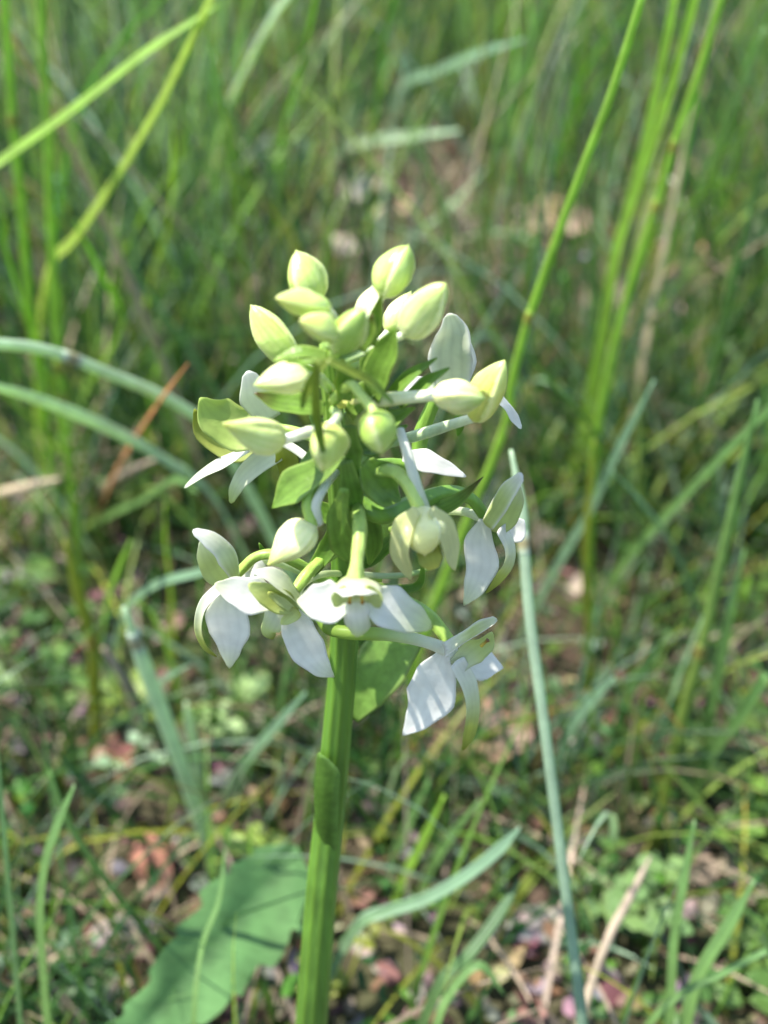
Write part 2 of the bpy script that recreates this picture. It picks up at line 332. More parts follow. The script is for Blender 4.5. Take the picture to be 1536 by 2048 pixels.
pt('dorsal_sepal', [(972, 1050), (994, 1012), (1016, 978), (1044, 948)], [15, 22, 19, 10], [PG, PG, WH], f, -5, (-.3, .4, .9), -.3, edge=WH)
tb('spur', [(972, 1040, 1), (920, 1022, 4), (850, 1030, 7), (780, 1060, 8)], [10, 6], (WG, GP), f, m=M_PETAL)
# half-open flower nodding in front
f = flower([(690, 930, -4), (735, 942, -7), (785, 942, -10), (818, 972, -13), (842, 1026, -15)], [12, 14], (DG, LG))
def hoodcol(t, g): return mix(mix(LW, LY, t*.6), WG, max(0, 1-g/.1))
part('hood', bud_data(Q(845, 1012, -15), Q(852, 1108, -19), px(96, Q(845, 1060, -16)), .3, .03, hoodcol, .38, seam=.11), M_BUD, f)
tb('spur', [(848, 1018, -14), (832, 970, -13), (814, 905, -9), (800, 860, -5)], [13, 9], (WG, WH), f, m=M_PETAL)
pt('lateral_sepal', [(834, 1020), (810, 1062), (806, 1112), (821, 1159)], [12, 28, 30, 5], [LW, LW, LW], f, -18, (-.6, .1, .8), .3, th=.0004)
pt('lateral_sepal', [(860, 1020), (888, 1058), (898, 1098), (909, 1140)], [12, 26, 26, 5], [LW, LW, LW], f, -18, (.6, .1, .8), .3, th=.0004)
pt('lip', [(852, 1092), (860, 1116), (866, 1138)], [24, 24, 10], [OG, YG, LY], f, -18, (0, .1, 1), .4)
# flower at the back left, seen from behind
f = flower([(684, 900, 1), (640, 880, 5), (590, 862, 9), (530, 852, 11)], [11, 9])
pt('dorsal_sepal', [(540, 870), (480, 862), (428, 832), (400, 796)], [24, 46, 44, 8], [PG, LG, LG], f, 10, (.1, .25, 1), .22, vein=.1)
pt('lateral_sepal', [(520, 900), (465, 892), (412, 862), (389, 818)], [18, 34, 24, 5], [PG, YG, OG], f, 13, (0, 0, 1), .2)
pt('petal', [(540, 840), (512, 790), (496, 742)], [24, 36, 12], [WG, WG, WH], f, 13, (.1, 0, 1), .15)
pt('lateral_sepal', [(500, 900), (445, 928), (400, 952), (369, 976)], [12, 15, 9, 3], [WH, WG, WG], f, 10, (0, .6, .8), .3, twist=.6)
pt('petal', [(556, 900), (498, 942), (472, 976), (462, 1006)], [24, 20, 13, 5], [WG, WG, PG], f, 9, (.3, .3, .9), .3)
pt('lip', [(560, 884), (574, 920), (566, 956)], [16, 24, 6], [YG, OG, OG], f, 8, (0, 0, 1), .3)
tb('spur', [(550, 876, 10), (600, 905, 6), (645, 950, 2), (680, 1020, 2)], [9, 8], (WH, WG), f, m=M_PETAL)
# flower at the back right, seen from behind
f = flower([(690, 960, 1), (760, 930, 8), (830, 930, 12), (842, 870, 14), (870, 800, 15), (900, 750, 15)], [11, 13, 15, 15, 13, 11], (DG, GR))
pt('dorsal_sepal', [(905, 770), (902, 712), (906, 665), (898, 627)], [34, 46, 34, 12], [WG, WG, WG], f, 14, (-.1, .1, 1), .2, vein=.12, edge=WH)
pt('petal', [(915, 770), (928, 720), (936, 680)], [20, 26, 6], [WH, WH, WH], f, 17, (.2, .1, 1), .2)
pt('petal', [(870, 780), (820, 770), (785, 800)], [20, 18, 8], [WH, WH, WH], f, 16, (-.2, .3, 1), .2)
pt('lateral_sepal', [(806, 912), (850, 922), (890, 936), (932, 953)], [12, 26, 16, 4], [WH, WH, WH], f, 10, (0, .3, 1), .1)
pt('lateral_sepal', [(980, 780), (1012, 812), (1028, 835), (1042, 857)], [14, 8, 10, 4], [WH, WH, WH], f, 8, (0, .3, 1), .2)
pt('lip', [(915, 830), (920, 850), (916, 872)], [8, 9, 3], [GR, DG], f, 10, (0, 0, 1), .2, m=M_BRACT)

# bracts
def bract(pts, hw, dy, c=(GR, GR), nrm=(0, .2, 1), cup=.35, brown=False, th=.00035):
    cols = [mix(c[0], LG, .15), c[0], c[1]] + ([BR_] if brown else [])
    return pt('bract', pts, hw, cols, None, dy, nrm, cup, .04, M_BRACT, th=th, edge=mix(c[1], LG, .3), vein=.18)
LB = lin(132, 168, 70); TB = lin(140, 160, 56)
bract([(748, 800), (758, 745), (778, 700), (792, 652)], [16, 32, 30, 3], -5, (GR, LB), (-.3, .2, 1))
bract([(740, 790), (745, 730), (756, 690)], [14, 26, 4], -2, (DG, DG), (-.4, .2, 1))
bract([(742, 690), (752, 640), (763, 586)], [10, 17, 3], -7, (LB, TB), brown=False)
bract([(722, 700), (738, 660), (745, 628)], [12, 18, 4], -9, (LB, GP), brown=True)
bract([(770, 812), (815, 760), (874, 716)], [16, 19, 3], -3, (GR, DG), (-.2, .5, .8))
bract([(800, 815), (850, 770), (899, 736)], [14, 17, 4], -4, (GR, DG), (-.2, .5, .8))
bract([(690, 905), (640, 945), (590, 975), (545, 1016)], [14, 30, 40, 4], -11, (LB, GR), (-.2, .4, 1))
bract([(690, 985), (680, 1040), (692, 1090), (702, 1122)], [12, 26, 30, 12], -14, (GR, LB), (-.3, .3, 1))
bract([(728, 925), (745, 950), (772, 985), (800, 1002)], [20, 42, 36, 6], -9, (GR, LB), (-.2, .5, .9), .5)
bract([(634, 720), (632, 780), (636, 850), (650, 924)], [9, 10, 10, 3], -21, (TB, DG), cup=.6)
bract([(655, 720), (628, 756), (612, 790), (604, 818)], [8, 10, 9, 3], -19, (TB, DG), cup=.6)
bract([(655, 720), (700, 742), (745, 768), (787, 808)], [8, 10, 9, 3], -19, (TB, DG), cup=.6)
bract([(800, 1040), (860, 1026), (915, 1002), (966, 954)], [14, 20, 14, 2], -5, (GR, LB), (0, .4, 1), brown=True)
bract([(655, 715), (600, 706), (548, 722)], [14, 17, 5], -9, (LB, GP), (0, .6, .8))
bract([(640, 722), (598, 728), (570, 716)], [10, 12, 4], -11, (LB, LB), (0, .7, .6))
bract([(672, 1040), (660, 1090), (625, 1140), (598, 1156)], [10, 20, 14, 3], -8, (DG, DG), (0, .2, 1))
bract([(706, 1010), (735, 1050), (745, 1090), (738, 1130)], [14, 24, 20, 4], -9, (DG, GR), (.3, .2, 1))
bract([(650, 820), (600, 812), (555, 806), (508, 786)], [16, 26, 24, 4], -6, (GR, LB), (-.2, .5, .9), brown=True)
bract([(700, 830), (730, 790), (770, 760)], [14, 26, 4], -4, (GR, GR), (-.2, .3, 1))
bract([(690, 800), (690, 760), (684, 715)], [14, 22, 4], -8, (LB, TB), (0, .3, 1))
bract([(720, 860), (770, 850), (830, 815)], [16, 30, 4], -6, (GR, GR), (-.1, .5, .9))
bract([(705, 900), (760, 890), (815, 850)], [16, 28, 4], -3, (DG, GR), (0, .5, .9))
bract([(700, 850), (700, 900), (716, 960)], [14, 26, 4], -10, (DG, GR), (0, .3, 1))
bract([(690, 920), (702, 980), (720, 1040)], [14, 24, 6], -11, (DG, GR), (.1, .2, 1))
bract([(664, 860), (640, 900), (600, 930)], [14, 22, 4], -7, (DG, GR), (-.2, .4, 1))
bract([(676, 1000), (690, 985), (684, 1080)], [6, 8, 3], -17, (GR, LB), (0, .2, 1))
bract([(690, 1130), (740, 1120), (790, 1080), (830, 1062)], [12, 16, 14, 3], 0, (DG, DG), (0, .3, 1))
bract([(560, 1120), (530, 1105), (518, 1086)], [8, 7, 2], -3, (DG, DG))
bract([(700, 1165), (780, 1180), (838, 1170), (846, 1110)], [10, 12, 9, 2], 4, (DG, GR), (0, .4, 1))
r = random.Random(5)
for i in range(12):                                    # bracts round the back of the spike
    y = 740 + i*34; a = .5 + i*2.4; q = (655 + (y-690)*.1)
    dx = math.cos(a)*70; dz = abs(math.sin(a))*8 + 1
    bract([(q, y, 0), (q+dx*.5, y-18, dz*.6), (q+dx, y-60 + r.uniform(-10, 20), dz)], [10, 22, 3], 0, (DG, GR), (0, .3, 1))

# ------------------------------------------------------------------ grasses and leaves one can tell apart
GC = {'bright': lin(126, 168, 72), 'yellow': lin(164, 188, 92), 'mid': lin(92, 136, 72), 'deep': lin(54, 90, 50), 'blue': lin(120, 152, 126),
      'pale': lin(176, 204, 172), 'straw': lin(196, 176, 150), 'pink': lin(178, 160, 142), 'orange': lin(176, 124, 80), 'olive': lin(150, 158, 60)}
def to_ground(pts):
    """carry a blade on from its lowest seen point down into the soil"""
    p, q = pts[-1], pts[-2]; t = (p-q); t.z = 0
    t = t.normalized() if t.length > 1e-5 else Vector((0, 1, 0))
    z = p.z; k = min(.25*z, .03)
    e = p + t*k; e.z = gz(e.x, e.y) - .004
    m = p.lerp(e, .5) + t*(k*.2)
    return pts + [m, e] if z > .012 else pts + [Vector((p.x, p.y, gz(p.x, p.y) - .004))]
def place(pts, d0, d1):
    L = [0]
    for a, b in zip(pts, pts[1:]): L.append(L[-1] + math.hypot(b[0]-a[0], b[1]-a[1]))
    if d1 is None: d1 = dG(pts[-1][1])
    return [P(a[0], a[1], 1/((1-l/L[-1])/d0 + l/L[-1]/d1)) for a, l in zip(pts, L)]
def grass(kind, pts, w, col, d0, d1, label, nodes=(), nrm=(-.65, .3, .8), end=None, cat='grass', group=None):
    """kind blade or stalk; pts from the top down; d0, d1 distance of both ends (None: the lower end stands on the ground)"""
    q = place(pts, d0, d1); wd_ = [px(w, p) for p in q]; seen = len(q); q = to_ground(q)
    wd_ += [wd_[-1]]*(len(q)-seen); org = q[-1].copy(); org.z = gz(org.x, org.y)
    c0 = {'bright': lin(156, 196, 80), 'yellow': lin(182, 206, 92), 'pale': lin(198, 218, 192), 'blue': lin(140, 174, 144), 'deep': lin(88, 128, 84), 'mid': lin(118, 158, 94)}.get(col, GC[col]); c1 = GC[end] if end else mix(c0, GC['olive'], .25)
    n = len(q)*5
    if kind == 'stalk':
        if pts[0][1] > 5 and 5 < pts[0][0] < 1530: wd_[0] *= .35
        dat = tube_data(q, [x*.5 for x in wd_], 10, n, lambda t, k: mix(c0, c1, t))
    else:
        wd_[0] *= .25 if pts[0][1] > 5 and 5 < pts[0][0] < 1530 else .9
        dat = petal_data(q, [x*.5 for x in wd_], cam_vec(*nrm), .15, .02, .0003, n, 7,
                         lambda t, u: tuple(x*(1.12 if abs(u) < .2 else 1) for x in mix(c0, c1, t)), fold=.35)
    m = M_DRY if col in ('straw', 'pink', 'orange') else M_GRASS
    name = {'stalk': 'grass_stalk', 'blade': 'grass_shoot'}[kind]
    o = link(name, mesh(name, *dat, m, org), None, org); tag(o, label, cat, group)
    if nodes:
        c, par = spline(q, 120)
        for f_ in nodes:
            i = int(f_*(seen-1)/(len(q)-1)*119); T = (c[i+1]-c[i-1]).normalized(); rr = lerp_list(wd_, par[i])*.5
            d = tube_data([c[i]-T*rr*2, c[i]-T*rr*.6, c[i]+T*rr*.6, c[i]+T*rr*2], [rr*1.02, rr*1.14, rr*1.12, rr*1.02], 10, 12,
                          lambda t, k: mix(mix(c0, c1, f_), lin(128, 104, 48), .8*(1-abs(2*t-1)**1.5)))
            link('node', mesh('node', *d, M_DRY, org), o)
    return o
# left side
grass('stalk', [(6, -40), (22, 200), (42, 420), (62, 640), (92, 860), (112, 1010), (118, 1120)], 17, 'bright', .36, None, 'bright green grass stalk with a brown node, left edge, beside a thinner twin', (.2,))
grass('stalk', [(80, -40), (92, 200), (100, 420), (112, 640), (128, 860), (150, 1040), (165, 1180)], 17, 'bright', .36, None, 'green grass stalk with dark brown joint crossing two arching pale blades', (.57, .62))
grass('blade', [(440, 10), (300, 105), (150, 222), (0, 330), (-90, 400)], 28, 'bright', .34, .36, 'wide bright green blade slanting across the two upright stalks on the left')
grass('blade', [(440, -30), (330, 200), (228, 372), (158, 475), (96, 565)], 28, 'yellow', .33, .44, 'broad yellow green blade bent over to the left above the pale arches')
grass('stalk', [(-30, 686), (60, 694), (130, 712), (210, 744), (320, 790), (400, 838), (440, 880)], 23, 'pale', .30, .36, 'upper of two pale blue green arching stalks left of the orchid', (.36,))
grass('blade', [(-30, 772), (60, 796), (160, 832), (260, 876), (350, 928), (430, 992)], 25, 'pale', .31, .40, 'lower pale blue green arching blade left of the orchid')
grass('blade', [(376, 728), (325, 800), (275, 875), (232, 950), (190, 1060)], 17, 'orange', .30, None, 'dry orange brown blade leaning across the pale arching stalks', end='orange')
grass('stalk', [(312, 918), (240, 955), (170, 1010)], 24, 'pink', .44, None, 'short pinkish dead stem lying under the pale arching blades')
grass('stalk', [(118, 958), (60, 972), (-30, 1005)], 20, 'straw', .42, .46, 'pale straw stem lying flat near the left stalks')
grass('blade', [(345, 225), (348, 330), (338, 450), (312, 540), (285, 640), (262, 760)], 19, 'yellow', .40, None, 'upright yellow green blade behind the broad bent one', ())
grass('blade', [(150, 440), (205, 545), (248, 640), (205, 735), (168, 800), (150, 900)], 19, 'bright', .36, None, 'kinked green blade with its knee above the pale arches')
grass('blade', [(30, 350), (120, 440), (190, 520), (240, 620)], 12, 'olive', .40, .46, 'thin olive blade with a reddish tip left of the broad bent blade')
grass('blade', [(0, 420), (20, 520), (60, 640), (96, 760)], 20, 'bright', .36, .44, 'short bright blade crossing the foot of the left stalk')
grass('blade', [(395, 985), (350, 960), (290, 1000), (225, 1030), (160, 1070)], 16, 'mid', .34, None, 'thin green blade lying level below the orange one')
grass('blade', [(330, 1010), (334, 1100), (345, 1200), (352, 1310)], 20, 'yellow', .36, None, 'short yellow green blade standing left of the side-facing flower')
grass('blade', [(262, 1080), (240, 1140), (216, 1210), (200, 1330)], 20, 'bright', .36, None, 'bright short blade over the pale jointed stalk in the lower left')
grass('stalk', [(130, 1080), (160, 1200), (185, 1290), (190, 1400), (195, 1540)], 24, 'olive', .36, None, 'olive stalk with an orange spot among small leaves on the left', (.48,))
grass('stalk', [(248, 1215), (285, 1320), (330, 1440), (380, 1580), (420, 1700), (440, 1780)], 32, 'pale', .31, None, 'thick pale glaucous stalk with a joint leaning in the lower left', (.14,))
grass('blade', [(470, 1126), (400, 1146), (320, 1168), (262, 1210), (240, 1260)], 19, 'blue', .31, .38, 'pale green blade running level behind the side-facing flower')
grass('stalk', [(206, 1296), (245, 1350), (275, 1420), (292, 1540)], 24, 'pink', .38, None, 'pinkish brown dead twig beside the thick glaucous stalk')
grass('stalk', [(372, 1405), (384, 1470), (398, 1560), (408, 1640)], 24, 'pale', .37, None, 'short whitish stalk right of the thick glaucous one')
grass('blade', [(380, 1330), (330, 1360), (300, 1400), (290, 1440)], 16, 'blue', .34, .38, 'short grey green blade hooked beside the glaucous stalk')
grass('blade', [(612, 1385), (560, 1450), (500, 1520), (450, 1600)], 27, 'blue', .32, None, 'pale blue green blade just left of the orchid stem')
grass('blade', [(580, 1300), (570, 1380), (566, 1460), (560, 1560)], 23, 'mid', .34, None, 'upright green blade behind the stem under the white flowers')
grass('blade', [(100, 1540), (140, 1640), (220, 1760), (300, 1860), (345, 1920)], 30, 'mid', .30, .33, 'long green leaf leaning right in the lower left corner')
grass('blade', [(150, 1570), (120, 1650), (95, 1730), (86, 1850), (105, 2080)], 28, 'mid', .27, .28, 'upright green blade with a reddish tip near the lower left corner')
grass('blade', [(-10, 1440), (6, 1600), (24, 1800), (50, 2090)], 20, 'deep', .27, .28, 'dark green narrow blade at the lower left edge')
grass('blade', [(95, 1480), (180, 1570), (260, 1640), (320, 1700)], 40, 'deep', .33, None, 'wide dark bluish leaf behind the lower left blades')
grass('blade', [(500, 1650), (505, 1760), (500, 1860), (490, 1960)], 20, 'bright', .31, None, 'bright green blade between the toothed leaf and the orchid stem')
# right side
grass('stalk', [(1292, -30), (1225, 180), (1160, 350), (1105, 500), (1066, 610), (1044, 682), (1022, 770), (1000, 880)], 17, 'bright', .255, .33, 'slim green stalk with an orange brown node leaning over the right buds', (.62,))
grass('blade', [(1040, 690), (1100, 765), (1160, 830), (1192, 880), (1222, 950)], 24, 'mid', .32, .40, 'green side blade running down right from the slim stalk node', nrm=(.35, .7, .6))
grass('blade', [(1358, -30), (1318, 180), (1270, 390), (1232, 520), (1212, 640)], 25, 'bright', .33, .42, 'leftmost of three tall bright blades on the right')
grass('stalk', [(1450, -30), (1400, 140), (1346, 298), (1310, 420), (1264, 560), (1222, 720), (1192, 880), (1180, 1040), (1178, 1260)], 17, 'bright', .32, None, 'tall right hand stalk with two orange brown nodes', (.25, .37))
grass('blade', [(1402, -30), (1352, 160), (1295, 330), (1240, 500), (1225, 600)], 26, 'bright', .33, .42, 'wide bright blade between the two tall right hand stalks')
grass('blade', [(1310, 760), (1250, 880), (1190, 1010), (1120, 1130), (1066, 1230)], 22, 'blue', .33, .44, 'blue green blade slanting down left behind the right flower')
grass('blade', [(1222, 940), (1290, 1020), (1340, 1090), (1380, 1190), (1408, 1270)], 27, 'blue', .34, .42, 'blue green blade leaning right to meet the jointed stalk', nrm=(.35, .7, .6))
grass('blade', [(1560, 800), (1460, 900), (1380, 985), (1300, 1070), (1235, 1150), (1200, 1230)], 19, 'mid', .33, .44, 'green blade coming in from the right edge and bending down')
grass('stalk', [(1516, 800), (1470, 1000), (1430, 1180), (1408, 1275), (1360, 1450), (1325, 1620), (1300, 1710)], 22, 'mid', .30, None, 'jointed green stalk turning orange at its foot on the right', (.53,), end='olive')
grass('stalk', [(1300, 1715), (1262, 1790), (1215, 1880), (1170, 2010), (1150, 2100)], 18, 'pink', .325, .29, 'pinkish dry stem lying at the foot of the jointed stalk')
grass('stalk', [(1022, 900), (1042, 1010), (1048, 1090), (1060, 1240), (1082, 1400), (1108, 1600), (1140, 1850), (1168, 2090)], 23, 'pale', .255, .265, 'long pale blue green stalk running down right of the orchid', (.29,), end='blue')
grass('blade', [(1190, 880), (1180, 1000), (1172, 1140), (1180, 1300), (1176, 1420)], 17, 'olive', .36, None, 'upright olive blade behind the bright blade on the right')
grass('blade', [(1230, 1355), (1180, 1410), (1140, 1470), (1115, 1540)], 27, 'blue', .33, .38, 'short blade with a withered tip beside the long pale stalk')
grass('blade', [(1340, 1260), (1290, 1340), (1250, 1420), (1240, 1560)], 26, 'mid', .36, None, 'wide soft green blade right of the withered-tip blade')
grass('blade', [(1490, 1100), (1450, 1300), (1420, 1450), (1400, 1600)], 26, 'mid', .33, None, 'wide green blade beside the jointed stalk')
grass('blade', [(1536, 1350), (1480, 1440), (1420, 1520), (1380, 1640)], 27, 'mid', .32, None, 'green blade slanting left from the right edge at mid height')
grass('blade', [(1040, 1655), (1000, 1700), (930, 1755), (850, 1800), (770, 1825), (720, 1850)], 26, 'blue', .29, .31, 'broad blue green arching leaf with a pale midrib right of the stem')
grass('blade', [(1040, 1760), (1000, 1830), (940, 1910), (880, 1975)], 26, 'deep', .30, .29, 'dark bluish blade below the arching leaf')
grass('blade', [(890, 1590), (850, 1680), (810, 1760), (780, 1850)], 23, 'bright', .32, None, 'bright upright blade right of the orchid stem foot')
grass('blade', [(860, 1560), (820, 1650), (790, 1720), (770, 1790)], 27, 'mid', .34, None, 'soft green blade behind the bright upright one')
grass('blade', [(960, 1600), (900, 1680), (860, 1750), (830, 1840)], 22, 'mid', .33, None, 'slanting green blade left of the long pale stalk')
grass('blade', [(1510, 1760), (1460, 1850), (1400, 1950), (1370, 2060)], 27, 'mid', .28, .29, 'green blade leaning right in the lower right corner')
grass('blade', [(1390, 1640), (1370, 1760), (1350, 1880), (1340, 2060)], 20, 'mid', .28, .29, 'upright green blade beside the light green leafy clump')
grass('blade', [(1536, 1900), (1440, 1950), (1360, 1990), (1290, 2060)], 14, 'mid', .27, .28, 'thin blade arching low across the lower right corner')
grass('blade', [(1010, 1990), (960, 1930), (900, 1990), (870, 2070)], 19, 'mid', .28, .28, 'kinked green blade at the bottom right of the orchid stem')
# upper background
grass('blade', [(600, -30), (545, 45), (500, 130), (450, 240), (430, 360)], 28, 'pale', .42, .6, 'pale shining blade in the upper left background')
grass('blade', [(640, -30), (600, 150), (570, 260), (555, 420)], 20, 'bright', .40, .62, 'green upright blade right of the pale shining one')
grass('blade', [(920, 262), (820, 276), (720, 290), (660, 330)], 23, 'pale', .55, None, 'pale blade lying level in the upper middle background')
grass('blade', [(970, 340), (900, 420), (830, 480), (770, 540)], 22, 'pale', .55, None, 'greyish pale blade slanting down left above the buds')
grass('blade', [(1100, -30), (1060, 120), (1010, 270), (980, 420), (950, 560)], 40, 'mid', .42, .62, 'wide soft green blade in the upper background right of the buds')
grass('blade', [(1050, 80), (960, 110), (880, 145), (800, 190)], 23, 'blue', .5, .65, 'pale bluish blade bent level near the top')
grass('blade', [(800, -30), (770, 100), (755, 250), (745, 420)], 29, 'mid', .42, .7, 'soft green upright blade straight above the spike')
grass('blade', [(410, 80), (430, 170), (440, 260), (430, 360)], 26, 'blue', .46, .7, 'soft blue green blade between the bent blade and the pale one')
grass('blade', [(1536, 60), (1480, 200), (1420, 360), (1390, 520), (1370, 700)], 29, 'mid', .42, None, 'soft wide blade at the upper right edge')
grass('blade', [(1500, 420), (1470, 560), (1440, 700), (1400, 860), (1360, 1000)], 28, 'mid', .38, None, 'soft green blade below the upper right edge blade')

def slender(n, seed, col, hgt, wmm, name, label, group, ys, arch, bare=.05):
    r = random.Random(seed); k = 0
    while k < n:
        y = r.uniform(*ys); x = r.uniform(-.36, .36)*y
        if abs(x) < bare: continue
        b = Vector((x, y, gz(x, y))); h = r.uniform(*hgt); a = r.uniform(0, 6.283); l = h*r.uniform(.08, .35)*(1+arch*2)
        dr = Vector((math.cos(a), math.sin(a), 0)); e = Vector((0, 0, 1))
        q = [b - e*.004, b + dr*l*.12 + e*h*.35, b + dr*l*.42 + e*h*.72, b + dr*l + e*h*(1-.5*arch)]
        if min(depth(p) for p in q) < .34: continue
        w = r.uniform(*wmm)*.0005; c = tuple(v*r.uniform(.85, 1.15) for v in col)
        d = petal_data(q, [w*.8, w, w*.8, w*.1], Vector((r.uniform(-.6, .6), -1, .3)), .15, .02, .0002, 16, 5, lambda t, u: mix(mix(c, GC['olive'], .5), c, t*2), fold=.4)
        side = ('behind the arching pale stalks', 'behind the tall jointed stalks')[x > 0] + (' far back' if y > .7 else '')
        size = ('tall ' if h > .25 else 'short ') if not arch > .5 else ''
        tag(link(name, mesh(name, *d, M_GRASS, b), None, b), size + label + side, 'grass', group); k += 1
slender(46, 41, lin(158, 192, 84), (.18, .32), (1.4, 2.8), 'grass_shoot', 'slender sunlit yellow green blade standing ', 'slender blades behind the orchid', (.45, .95), .15)
slender(22, 42, lin(206, 220, 204), (.06, .16), (1.6, 3.0), 'grass_shoot', 'pale silvery blade arching low ', 'silvery blades behind the orchid', (.42, .9), 1.0, .0)

# the toothed leaf in the lower left
def toothed_leaf():
    c = place([(590, 1690), (545, 1765), (475, 1850), (395, 1940), (310, 2035), (240, 2120)], .315, .285)
    q = to_ground(c); org = q[-1].copy(); org.z = gz(org.x, org.y); hw = [30, 95, 110, 95, 70, 55]; n = 60
    cs, par = spline(c, n); T = tangents(cs); V = []; C = []; Fc = []; m = 9; nn0 = cam_vec(.25, .2, 1)
    for i in range(n):
        t = i/(n-1); w = lerp_list(hw, par[i])*depth(cs[i])/F*(.78 + .2*((t*7) % 1) + .05*math.sin(t*23))
        if i < 4: w *= (.2, .5, .75, .9)[i]
        sd = T[i].cross(nn0).normalized(); nn = sd.cross(T[i]).normalized()
        for j in range(m):
            u = -1 + 2*j/(m-1); z = w*(.5*abs(u) + .1*math.sin(t*17 + u*3)*abs(u) - .2*u*u)
            V.append(cs[i] + sd*w*u + nn*z); C.append(mix(mix(lin(92, 134, 78), lin(118, 160, 98), abs(u)*.5), lin(100, 138, 86), max(0, 1-abs(u)*7))); k_ = 1 - .16*max(0, math.sin(t*70 - abs(u)*7))**3 - .1*math.sin(t*11+u*2); C[-1] = tuple(x*k_ for x in C[-1])
    k = n*m; V += [v - nn0*.0005 for v in V]; C = C*2
    for i in range(n-1):
        for j in range(m-1):
            a = (i*m+j, i*m+j+1, (i+1)*m+j+1, (i+1)*m+j); Fc.append(a); Fc.append(tuple(k+x for x in a[::-1]))
    o = bpy.data.objects.new('rosette_plant', None); COL.objects.link(o); o.location = org; o.empty_display_size = .01
    lf = link('leaf', mesh('leaf', V, Fc, C, mat('soft_leaf', .65, .3, 0, .5, 300, .2, 120, .2), org), o)
    tag(o, 'large soft green toothed leaf left of the orchid stem foot', 'plant')
    d = tube_data([c[-1]] + [c[-1].lerp(q[-1], .5), q[-1]], [.0018, .0018, .002], 8, 12, lambda t, k_: lin(150, 160, 110))
    link('leaf_stalk', mesh('leaf_stalk', *d, M_STEM, org), lf)
toothed_leaf()
grass('blade', [(450, 1700), (440, 1800), (405, 1900), (390, 2060)], 14, 'mid', .28, .27, 'thin green blade rising in front of the toothed leaf')

# ------------------------------------------------------------------ small leafy plants
def leafy(pxy, n, size, col, label, spread=.02, height=.03, three=False, seed=0):
    r = random.Random(seed); b = G(*pxy)
    o = bpy.data.objects.new('leafy_plant', None); COL.objects.link(o); o.location = b; o.empty_display_size = .01
    tag(o, label, 'plant', 'small leafy plants on the ground'); c0 = GC[col] if isinstance(col, str) else col
    for i in range(n):
        a = r.uniform(0, 6.28); rad = spread*math.sqrt(r.random()); h = height*r.uniform(.4, 1)
        tip = b + Vector((math.cos(a)*rad, math.sin(a)*rad, h))
        d = tube_data([b + Vector((0, 0, -.003)), b + Vector((math.cos(a)*rad*.4, math.sin(a)*rad*.4, h*.6)), tip], [.0006, .0005, .0004], 5, 7, lambda t, k: mix(c0, GC['olive'], .4))
        link('leaf_stem', mesh('leaf_stem', *d, M_GRASS, b), o)
        for k in range(3 if three else 2):
            g = a + k*2.094 + r.uniform(-.3, .3); dr = Vector((math.cos(g), math.sin(g), r.uniform(-.1, .35))); s = size*r.uniform(.7, 1.2)
            cc = mix(c0, GC['yellow'], r.random()*.35)
            dd = petal_data([tip, tip + dr*s*.5, tip + dr*s], [s*.08, s*.42, s*.12], Vector((r.uniform(-.3, .3), r.uniform(-.4, .1), 1)), .2, .03, .0002, 7, 5, lambda t, u: cc)
            link('leaf', mesh('leaf', *dd, M_GRASS, b), o)
leafy((480, 1500), 10, .0065, lin(172, 200, 142), 'pale green small-leaved rosette under the left white flowers', .012, .03, True, 1)
leafy((255, 1470), 5, .008, 'yellow', 'tiny yellow green sprig beside the pinkish twig', .008, .02, False, 2)
leafy((80, 1260), 10, .007, 'mid', 'fresh green leafy clump at the left edge by the olive stalk', .022, .03, True, 3)
leafy((120, 1420), 10, .007, 'mid', 'mid green leafy clump below the left edge clump', .022, .03, True, 4)
leafy((250, 1580), 5, .006, 'pale', 'whitish green sprig below the pinkish twig', .015, .02, False, 5)
leafy((1400, 1560), 7, .010, 'deep', 'bluish dark clover clump by the jointed stalk foot', .02, .035, True, 6)
leafy((1500, 1690), 7, .010, 'bright', 'bright clover clump at the right edge', .02, .03, True, 7)
leafy((1270, 1900), 9, .0075, lin(128, 164, 106), 'light green leafy clump beside the pinkish dry stem', .014, .03, True, 8)
leafy((1180, 1820), 5, .006, 'mid', 'small green clump between the pale stalk and the dry stem', .012, .02, False, 9)
leafy((500, 1740), 4, .009, 'yellow', 'yellow green sprig above the toothed leaf', .01, .03, False, 10)
leafy((120, 2010), 6, .007, 'blue', 'pale leafy clump in the lower left corner', .015, .02, True, 11)
leafy((690, 1990), 6, .006, 'olive', 'olive mossy clump at the orchid stem foot', .012, .02, True, 12)
leafy((1480, 1980), 9, .009, 'mid', 'mid green clump in the lower right corner', .018, .02, True, 13)
leafy((560, 400), 9, .014, 'blue', 'blue green clump in the background above the left buds', .03, .05, True, 14)

